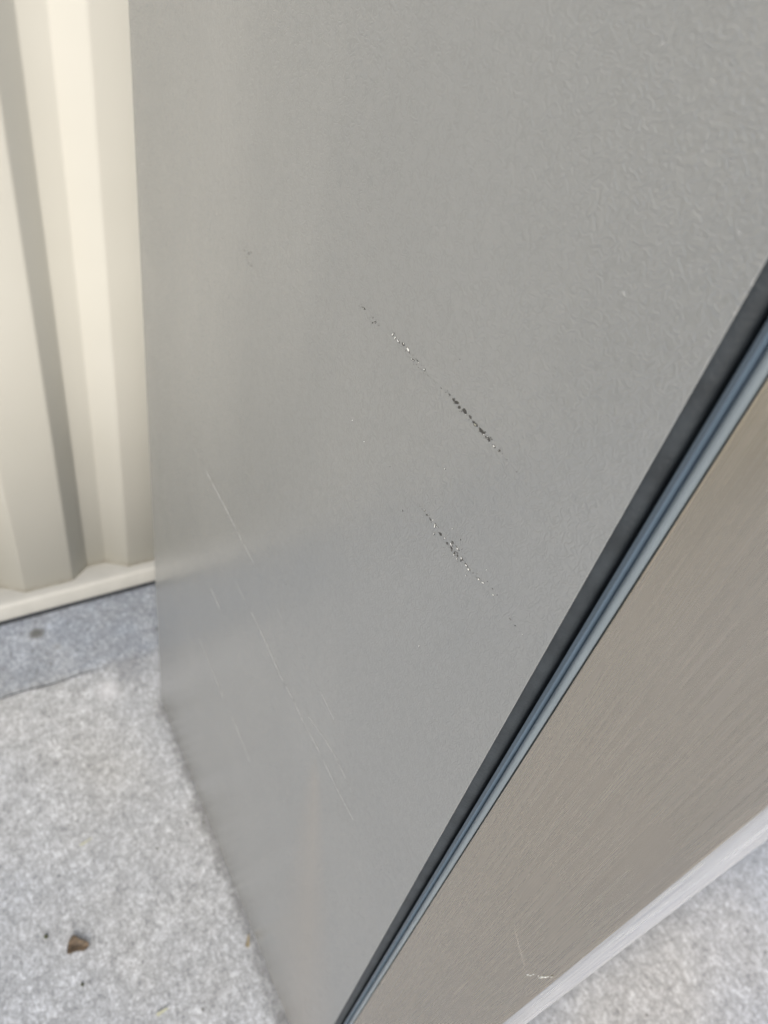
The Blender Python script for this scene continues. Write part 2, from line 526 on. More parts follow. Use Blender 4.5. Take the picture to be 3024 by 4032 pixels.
# paint damage: every flake is its own tiny irregular chip lying on the panel
CHIPS_A=[(1,[(305.19,1037.52),(305.73,1037.26),(306.34,1037.26),(306.35,1037.41),(305.79,1037.72),(305.4,1037.65)]),(1,[(303.17,1034.59),(303.56,1034.32),(303.94,1034.31),(304.33,1034.47),(303.67,1034.76),(303.24,1034.76)]),(1,[(301.48,1036.27),(301.66,1036.1),(302.0,1036.21),(301.99,1036.52),(301.69,1036.63),(301.32,1036.51)]),(1,[(299.16,1035.53),(299.86,1035.11),(300.69,1035.13),(300.98,1035.24),(301.02,1035.44),(300.79,1035.75),(300.14,1035.9),(299.53,1035.75)]),(0,[(297.26,1035.35),(297.75,1035.13),(298.53,1035.27),(298.82,1035.59),(298.96,1036.01),(298.47,1036.23),(297.48,1036.21),(297.29,1035.89)]),(2,[(297.46,1035.5),(297.99,1035.26),(298.83,1035.26),(298.88,1035.52),(298.91,1035.86),(298.51,1036.06),(297.7,1036.06),(297.44,1035.9)]),(0,[(296.51,1035.82),(296.86,1035.69),(297.31,1035.82),(297.31,1036.02),(297.03,1036.06),(296.7,1035.98)]),(1,[(295.79,1033.75),(296.05,1033.72),(296.38,1033.79),(296.3,1033.92),(296.03,1034.07),(295.81,1033.96)]),(1,[(292.8,1032.58),(293.09,1032.45),(293.38,1032.55),(293.41,1032.73),(293.08,1032.82),(292.9,1032.75)]),(1,[(289.95,1035.41),(290.32,1035.24),(290.67,1035.33),(290.46,1035.57),(290.2,1035.69),(289.99,1035.58)]),(1,[(288.45,1034.86),(288.97,1034.69),(288.65,1035.61),(288.25,1036.04),(287.88,1036.29),(287.34,1036.29),(287.48,1035.74),(288.09,1034.91)]),(1,[(290.64,1032.81),(290.97,1032.65),(291.32,1032.67),(291.36,1032.93),(291.08,1033.11),(290.64,1033.04)]),(1,[(289.04,1032.64),(289.41,1032.4),(290.0,1032.42),(290.06,1032.68),(289.66,1032.84),(289.05,1032.8)]),(0,[(287.51,1032.19),(288.06,1032.24),(288.25,1032.64),(287.98,1033.03),(287.67,1033.4),(287.11,1033.31),(286.93,1033.03),(287.25,1032.59)]),(0,[(284.37,1034.08),(285.07,1033.81),(285.89,1033.74),(286.29,1034.16),(285.92,1034.51),(285.33,1035.02),(284.58,1035.06),(284.35,1034.56)]),(0,[(284.29,1034.3),(284.73,1034.11),(285.38,1034.21),(285.36,1034.55),(284.8,1034.87),(284.11,1034.7)]),(2,[(284.48,1034.35),(284.94,1034.18),(285.45,1034.26),(285.59,1034.54),(285.04,1034.69),(284.65,1034.59)]),(1,[(280.58,1034.82),(280.59,1034.57),(281.54,1034.04),(282.29,1033.72),(282.33,1033.87),(282.27,1034.13),(281.39,1034.73),(280.88,1034.85)]),(0,[(267.6,1035.9),(268.13,1035.66),(268.0,1036.72),(267.64,1037.82),(266.86,1038.12),(266.35,1037.95),(266.33,1036.92),(266.89,1035.81)]),(2,[(267.64,1036.11),(268.1,1036.25),(268.02,1036.7),(267.54,1037.53),(267.17,1037.76),(266.71,1037.77),(266.75,1037.08),(267.12,1036.23)]),(0,[(265.88,1038.4),(266.15,1038.25),(266.82,1038.35),(266.91,1038.44),(266.48,1038.54),(266.06,1038.5)]),(0,[(264.86,1035.04),(265.11,1035.58),(265.14,1036.28),(264.84,1037.04),(264.4,1037.59),(264.0,1037.32),(263.93,1036.45),(264.22,1035.89)]),(2,[(264.95,1035.33),(265.24,1035.72),(265.3,1036.01),(264.99,1036.85),(264.56,1037.27),(264.25,1037.21),(264.34,1036.53),(264.65,1035.85)]),(0,[(259.69,1035.91),(260.38,1035.58),(261.93,1035.84),(262.78,1036.17),(262.36,1036.75),(261.93,1037.04),(260.83,1036.84),(260.02,1036.53)]),(2,[(260.8,1036.08),(260.92,1035.81),(262.01,1035.97),(262.43,1036.18),(262.57,1036.78),(261.76,1036.71),(261.08,1036.63),(260.35,1036.38)]),(1,[(260.72,1038.13),(260.9,1038.02),(261.13,1038.16),(261.07,1038.36),(260.84,1038.4),(260.67,1038.34)]),(0,[(255.88,1036.88),(256.64,1036.17),(257.68,1036.64),(258.15,1037.02),(258.03,1037.74),(256.91,1038.04),(256.26,1038.09),(255.47,1037.48)]),(0,[(255.35,1037.22),(255.96,1037.14),(256.54,1037.29),(257.12,1037.62),(256.92,1037.93),(256.65,1038.08),(255.94,1037.88),(255.41,1037.57)]),(2,[(255.85,1037.42),(256.22,1037.38),(256.68,1037.46),(257.03,1037.71),(257.09,1037.9),(256.81,1038.0),(256.35,1037.85),(255.84,1037.56)]),(1,[(258.06,1035.19),(258.19,1034.9),(258.53,1034.78),(258.73,1034.79),(258.63,1034.97),(258.21,1035.22)]),(1,[(259.6,1033.28),(259.71,1033.07),(260.04,1032.92),(260.2,1032.95),(260.07,1033.13),(259.72,1033.31)]),(0,[(250.29,1036.31),(251.04,1035.96),(252.76,1036.16),(253.1,1036.89),(253.75,1037.72),(252.23,1037.87),(251.06,1037.44),(250.29,1036.94)]),(2,[(250.74,1036.33),(251.67,1036.18),(252.28,1036.28),(252.93,1036.71),(253.1,1037.28),(252.67,1037.71),(251.27,1037.49),(250.51,1036.75)]),(0,[(249.55,1035.77),(250.01,1035.84),(250.82,1036.19),(251.36,1036.71),(251.36,1036.87),(251.1,1036.91),(250.42,1036.73),(249.95,1036.25)]),(0,[(253.26,1035.21),(253.82,1034.88),(254.07,1035.05),(254.13,1035.52),(253.52,1035.71),(253.22,1035.46)]),(2,[(253.44,1035.29),(253.87,1035.11),(254.28,1035.1),(254.1,1035.41),(253.84,1035.52),(253.45,1035.45)]),(1,[(257.36,1033.83),(257.43,1033.72),(257.7,1033.56),(257.91,1033.51),(257.79,1033.69),(257.55,1033.9)]),(1,[(246.73,1036.41),(247.16,1036.32),(247.26,1036.56),(247.11,1036.91),(246.58,1036.97),(246.6,1036.64)]),(0,[(245.67,1034.46),(246.25,1033.97),(247.17,1033.74),(248.29,1033.79),(248.16,1034.14),(247.41,1034.56),(246.87,1034.7),(245.89,1034.79)]),(2,[(246.39,1034.29),(246.68,1034.15),(247.21,1034.0),(247.87,1033.96),(247.8,1034.19),(247.44,1034.44),(247.05,1034.57),(246.56,1034.51)]),(0,[(244.81,1034.2),(245.25,1034.02),(245.78,1034.21),(245.98,1034.56),(245.94,1034.87),(245.42,1035.06),(244.87,1034.81),(244.6,1034.53)]),(0,[(245.04,1034.14),(245.34,1034.0),(246.0,1034.07),(245.98,1034.38),(245.5,1034.59),(245.21,1034.43)]),(2,[(245.31,1034.19),(245.73,1034.0),(246.0,1034.19),(246.06,1034.37),(245.76,1034.43),(245.29,1034.37)]),(1,[(243.4,1036.21),(243.62,1036.07),(244.2,1035.88),(244.9,1035.78),(244.84,1035.89),(244.5,1036.14),(244.02,1036.27),(243.23,1036.41)]),(0,[(241.61,1035.82),(242.17,1035.84),(242.68,1035.9),(243.08,1036.01),(243.13,1036.25),(242.82,1036.42),(242.28,1036.26),(241.93,1036.1)]),(0,[(241.04,1035.69),(241.43,1035.53),(241.75,1035.54),(242.2,1035.78),(242.0,1036.06),(241.65,1036.13),(241.14,1036.16),(241.05,1036.0)]),(2,[(241.01,1035.76),(241.31,1035.65),(241.45,1035.72),(241.46,1035.87),(241.21,1035.97),(241.09,1035.87)]),(1,[(242.07,1033.52),(242.46,1033.41),(242.94,1033.57),(243.12,1033.82),(242.69,1034.02),(242.08,1033.87)]),(1,[(244.79,1031.94),(245.03,1032.07),(245.15,1032.38),(245.04,1032.61),(244.78,1032.54),(244.72,1032.3)]),(1,[(239.87,1033.35),(240.24,1033.12),(240.73,1033.22),(240.76,1033.43),(240.41,1033.51),(239.9,1033.49)]),(1,[(238.36,1035.37),(238.73,1035.29),(239.07,1035.45),(239.07,1035.63),(238.65,1035.74),(238.33,1035.62)]),(1,[(237.71,1033.97),(237.76,1033.77),(238.14,1033.47),(238.36,1033.62),(238.19,1033.83),(237.83,1034.08)]),(0,[(234.98,1034.64),(235.51,1034.64),(235.83,1034.81),(236.24,1035.38),(235.97,1035.74),(235.29,1035.78),(234.93,1035.71),(234.55,1034.96)]),(2,[(235.27,1034.81),(235.57,1034.72),(235.94,1035.01),(236.08,1035.24),(235.78,1035.57),(235.62,1035.59),(235.17,1035.48),(235.14,1035.19)]),(0,[(235.04,1034.27),(235.18,1034.4),(235.17,1034.7),(235.04,1035.34),(234.9,1035.5),(234.72,1035.37),(234.73,1035.01),(234.89,1034.48)]),(1,[(235.25,1033.31),(235.32,1033.08),(235.65,1032.79),(236.02,1032.74),(235.85,1033.14),(235.36,1033.4)]),(1,[(230.49,1033.95),(230.9,1033.93),(231.58,1034.0),(232.18,1034.06),(232.61,1034.16),(232.32,1034.21),(231.75,1034.16),(230.96,1034.07)]),(1,[(228.75,1034.24),(228.97,1034.06),(229.37,1034.01),(229.33,1034.19),(229.16,1034.33),(228.94,1034.3)]),(1,[(225.89,1034.43),(225.96,1034.13),(226.28,1034.0),(226.58,1034.0),(226.41,1034.32),(226.14,1034.46)]),(1,[(219.63,1034.12),(219.94,1033.99),(220.54,1034.06),(220.55,1034.4),(220.19,1034.68),(219.52,1034.46)]),(0,[(219.26,1034.26),(219.46,1034.2),(219.68,1034.29),(219.7,1034.41),(219.59,1034.45),(219.34,1034.4)]),(0,[(215.42,1034.49),(215.65,1034.22),(216.13,1034.41),(216.14,1034.65),(215.63,1034.93),(215.42,1034.73)]),(1,[(214.36,1036.26),(214.55,1035.97),(215.1,1035.64),(215.17,1035.74),(215.23,1035.84),(214.68,1036.24)]),(1,[(211.97,1034.8),(212.43,1034.51),(213.23,1034.54),(213.48,1034.8),(213.46,1035.36),(212.67,1035.6),(212.31,1035.59),(212.0,1035.33)]),(0,[(212.55,1035.36),(212.64,1035.2),(213.07,1035.02),(213.47,1035.08),(213.14,1035.26),(212.55,1035.55)]),(0,[(208.28,1034.18),(208.56,1033.66),(209.63,1034.0),(210.1,1034.15),(210.27,1034.76),(209.53,1035.25),(208.7,1035.19),(207.86,1034.59)]),(1,[(207.99,1035.42),(208.31,1035.18),(208.75,1035.21),(209.31,1035.45),(209.21,1035.72),(208.86,1035.91),(208.27,1035.79),(207.84,1035.64)]),(0,[(204.81,1035.16),(205.83,1034.18),(207.32,1033.59),(208.04,1033.86),(208.33,1034.48),(207.44,1035.24),(206.42,1035.78),(204.89,1035.73)]),(1,[(207.57,1033.76),(207.75,1033.26),(208.57,1032.78),(208.65,1032.99),(208.38,1033.43),(207.95,1033.79)]),(0,[(203.09,1033.35),(204.06,1032.87),(204.86,1032.74),(204.89,1033.39),(204.57,1034.31),(203.82,1034.76),(203.18,1034.63),(202.82,1034.14)]),(1,[(202.48,1032.33),(202.49,1032.1),(203.08,1031.77),(203.41,1031.82),(203.27,1032.13),(202.84,1032.41)]),(1,[(201.05,1032.6),(201.52,1032.58),(201.78,1032.69),(202.27,1033.07),(202.07,1033.25),(201.65,1033.54),(201.23,1033.26),(201.02,1033.0)]),(0,[(198.2,1033.49),(199.47,1033.26),(200.82,1033.65),(201.71,1033.93),(201.26,1034.87),(200.45,1035.79),(198.58,1035.43),(198.04,1034.85)]),(1,[(197.64,1033.49),(198.09,1033.22),(198.52,1033.3),(199.14,1033.59),(198.94,1034.1),(198.55,1034.24),(197.8,1034.49),(197.57,1034.0)]),(2,[(197.89,1033.8),(197.89,1033.64),(198.17,1033.48),(198.33,1033.46),(198.24,1033.7),(197.98,1033.89)]),(1,[(193.95,1034.22),(194.69,1033.53),(195.89,1033.58),(196.27,1034.14),(196.25,1034.98),(195.38,1035.14),(194.51,1035.3),(193.87,1034.64)]),(0,[(193.92,1033.79),(194.45,1033.67),(194.85,1033.69),(195.15,1033.81),(195.1,1034.27),(194.93,1034.48),(194.26,1034.44),(193.97,1034.1)]),(1,[(196.79,1031.97),(196.87,1031.76),(197.22,1031.46),(197.37,1031.59),(197.33,1031.76),(196.91,1032.09)]),(1,[(195.23,1032.58),(195.3,1032.4),(195.61,1032.18),(195.88,1032.18),(195.87,1032.37),(195.37,1032.75)]),(0,[(191.15,1033.92),(191.45,1033.41),(191.97,1033.1),(192.79,1032.91),(192.82,1033.23),(192.77,1033.81),(191.95,1034.12),(191.09,1034.45)]),(1,[(188.27,1033.29),(189.81,1032.34),(191.31,1032.02),(191.81,1032.48),(192.39,1033.43),(191.81,1034.22),(189.86,1034.42),(188.53,1034.25)]),(3,[(189.7,1033.13),(190.08,1032.9),(190.5,1032.93),(191.21,1033.04),(191.42,1033.21),(190.89,1033.37),(190.43,1033.46),(189.68,1033.33)]),(0,[(188.38,1033.4),(188.65,1033.24),(189.09,1033.28),(189.46,1033.4),(189.56,1033.68),(189.23,1033.86),(188.74,1033.8),(188.33,1033.58)]),(0,[(185.55,1033.4),(186.32,1032.87),(186.94,1032.68),(187.49,1033.15),(187.74,1033.61),(186.84,1033.94),(186.02,1034.12),(185.37,1033.85)]),(0,[(183.61,1033.0),(184.74,1032.42),(185.86,1032.24),(186.71,1032.63),(186.36,1033.33),(185.74,1033.68),(184.53,1034.11),(184.16,1033.46)]),(0,[(182.62,1033.32),(183.11,1033.03),(184.3,1032.69),(184.76,1032.91),(184.64,1033.57),(184.04,1033.93),(183.46,1033.95),(182.59,1033.81)]),(1,[(183.4,1032.1),(183.85,1031.92),(184.53,1031.95),(185.03,1032.22),(184.97,1032.66),(184.5,1032.84),(183.75,1032.79),(183.57,1032.61)]),(2,[(183.29,1032.54),(183.42,1032.46),(183.66,1032.55),(183.62,1032.67),(183.44,1032.78),(183.22,1032.69)]),(1,[(185.84,1032.68),(186.01,1032.21),(186.23,1031.91),(186.93,1031.7),(187.11,1031.72),(187.13,1032.02),(186.77,1032.41),(186.33,1032.7)]),(1,[(182.37,1034.21),(182.79,1034.04),(183.37,1033.95),(183.43,1034.26),(183.46,1034.51),(183.1,1034.65),(182.67,1034.79),(182.3,1034.5)]),(1,[(185.09,1033.8),(185.52,1033.62),(185.79,1033.83),(185.8,1034.1),(185.38,1034.26),(185.18,1034.1)]),(1,[(180.47,1032.52),(180.99,1031.82),(181.7,1031.76),(182.43,1032.19),(182.57,1032.54),(181.83,1033.06),(181.17,1033.16),(180.49,1033.1)]),(0,[(178.84,1032.81),(179.11,1032.02),(180.45,1032.13),(180.99,1032.55),(180.99,1032.84),(180.85,1033.4),(179.38,1033.57),(178.62,1033.18)]),(0,[(178.16,1032.5),(178.75,1032.26),(179.41,1032.07),(179.95,1032.43),(180.25,1032.76),(179.7,1033.19),(178.85,1033.44),(178.35,1033.02)]),(2,[(180.59,1033.15),(180.72,1033.05),(180.97,1033.17),(180.95,1033.3),(180.8,1033.35),(180.54,1033.31)]),(1,[(177.14,1034.27),(177.06,1033.97),(177.45,1033.61),(177.86,1033.35),(178.24,1033.39),(178.17,1033.86),(177.89,1034.25),(177.28,1034.49)]),(1,[(178.4,1032.45),(178.59,1032.06),(178.81,1031.82),(179.33,1031.51),(179.64,1031.42),(179.53,1031.79),(179.09,1032.26),(178.72,1032.39)]),(1,[(182.39,1031.38),(182.48,1031.11),(182.73,1030.93),(182.99,1030.95),(182.9,1031.16),(182.55,1031.39)]),(1,[(178.23,1034.1),(178.38,1033.77),(178.99,1033.78),(179.58,1033.93),(179.61,1034.17),(179.11,1034.42),(178.76,1034.59),(178.28,1034.28)]),(2,[(180.03,1032.76),(180.15,1032.64),(180.33,1032.61),(180.43,1032.68),(180.29,1032.8),(180.06,1032.82)]),(0,[(174.13,1031.59),(174.69,1031.36),(175.48,1031.27),(176.1,1031.55),(176.09,1032.24),(175.27,1032.77),(174.65,1032.7),(174.33,1032.05)]),(2,[(174.63,1031.69),(175.04,1031.56),(175.44,1031.52),(175.86,1031.87),(175.89,1032.12),(175.48,1032.42),(174.99,1032.34),(174.58,1032.24)]),(0,[(174.02,1031.79),(174.18,1031.68),(174.65,1031.73),(174.95,1031.98),(175.08,1032.14),(174.93,1032.27),(174.46,1032.18),(174.04,1031.99)]),(1,[(175.78,1032.44),(175.83,1032.08),(176.05,1031.96),(176.25,1031.99),(176.35,1032.21),(175.98,1032.44)]),(0,[(170.63,1032.26),(171.33,1031.61),(171.93,1031.77),(171.88,1032.36),(171.74,1032.72),(171.3,1033.05),(170.57,1033.1),(170.46,1032.78)]),(2,[(170.91,1032.1),(171.36,1031.89),(171.77,1032.04),(171.89,1032.3),(171.64,1032.64),(171.37,1032.95),(171.05,1032.87),(170.79,1032.65)]),(1,[(171.05,1033.79),(171.19,1033.51),(171.51,1033.33),(171.71,1033.34),(171.66,1033.62),(171.26,1033.84)]),(1,[(168.92,1032.01),(169.2,1032.02),(169.29,1032.29),(169.15,1032.68),(168.82,1032.67),(168.71,1032.28)]),(1,[(164.89,1032.07),(165.11,1031.88),(165.69,1031.56),(166.16,1031.4),(166.32,1031.44),(166.07,1031.6),(165.65,1031.85),(165.23,1032.02)]),(0,[(212.58,1054.67),(212.6,1054.39),(212.9,1054.22),(213.19,1054.3),(213.08,1054.53),(212.79,1054.75)]),(0,[(243.52,965.64),(243.82,965.6),(243.82,966.08),(243.51,966.55),(243.27,966.52),(243.21,966.16)]),(1,[(158.14,1030.17),(158.12,1030.52),(158.06,1030.79),(157.71,1031.14),(157.5,1031.3),(157.44,1031.05),(157.58,1030.74),(157.91,1030.36)]),(0,[(199.96,998.35),(200.38,998.19),(200.96,998.33),(200.77,998.63),(200.48,998.86),(200.03,998.75)]),(2,[(200.27,998.43),(200.58,998.27),(200.94,998.41),(200.91,998.63),(200.68,998.74),(200.37,998.6)]),(2,[(288.6,967.12),(288.7,966.88),(289.21,966.53),(289.49,966.52),(289.25,966.88),(288.74,967.19)]),(2,[(272.44,962.63),(272.56,962.41),(273.02,962.07),(273.27,962.06),(273.12,962.28),(272.7,962.62)])]
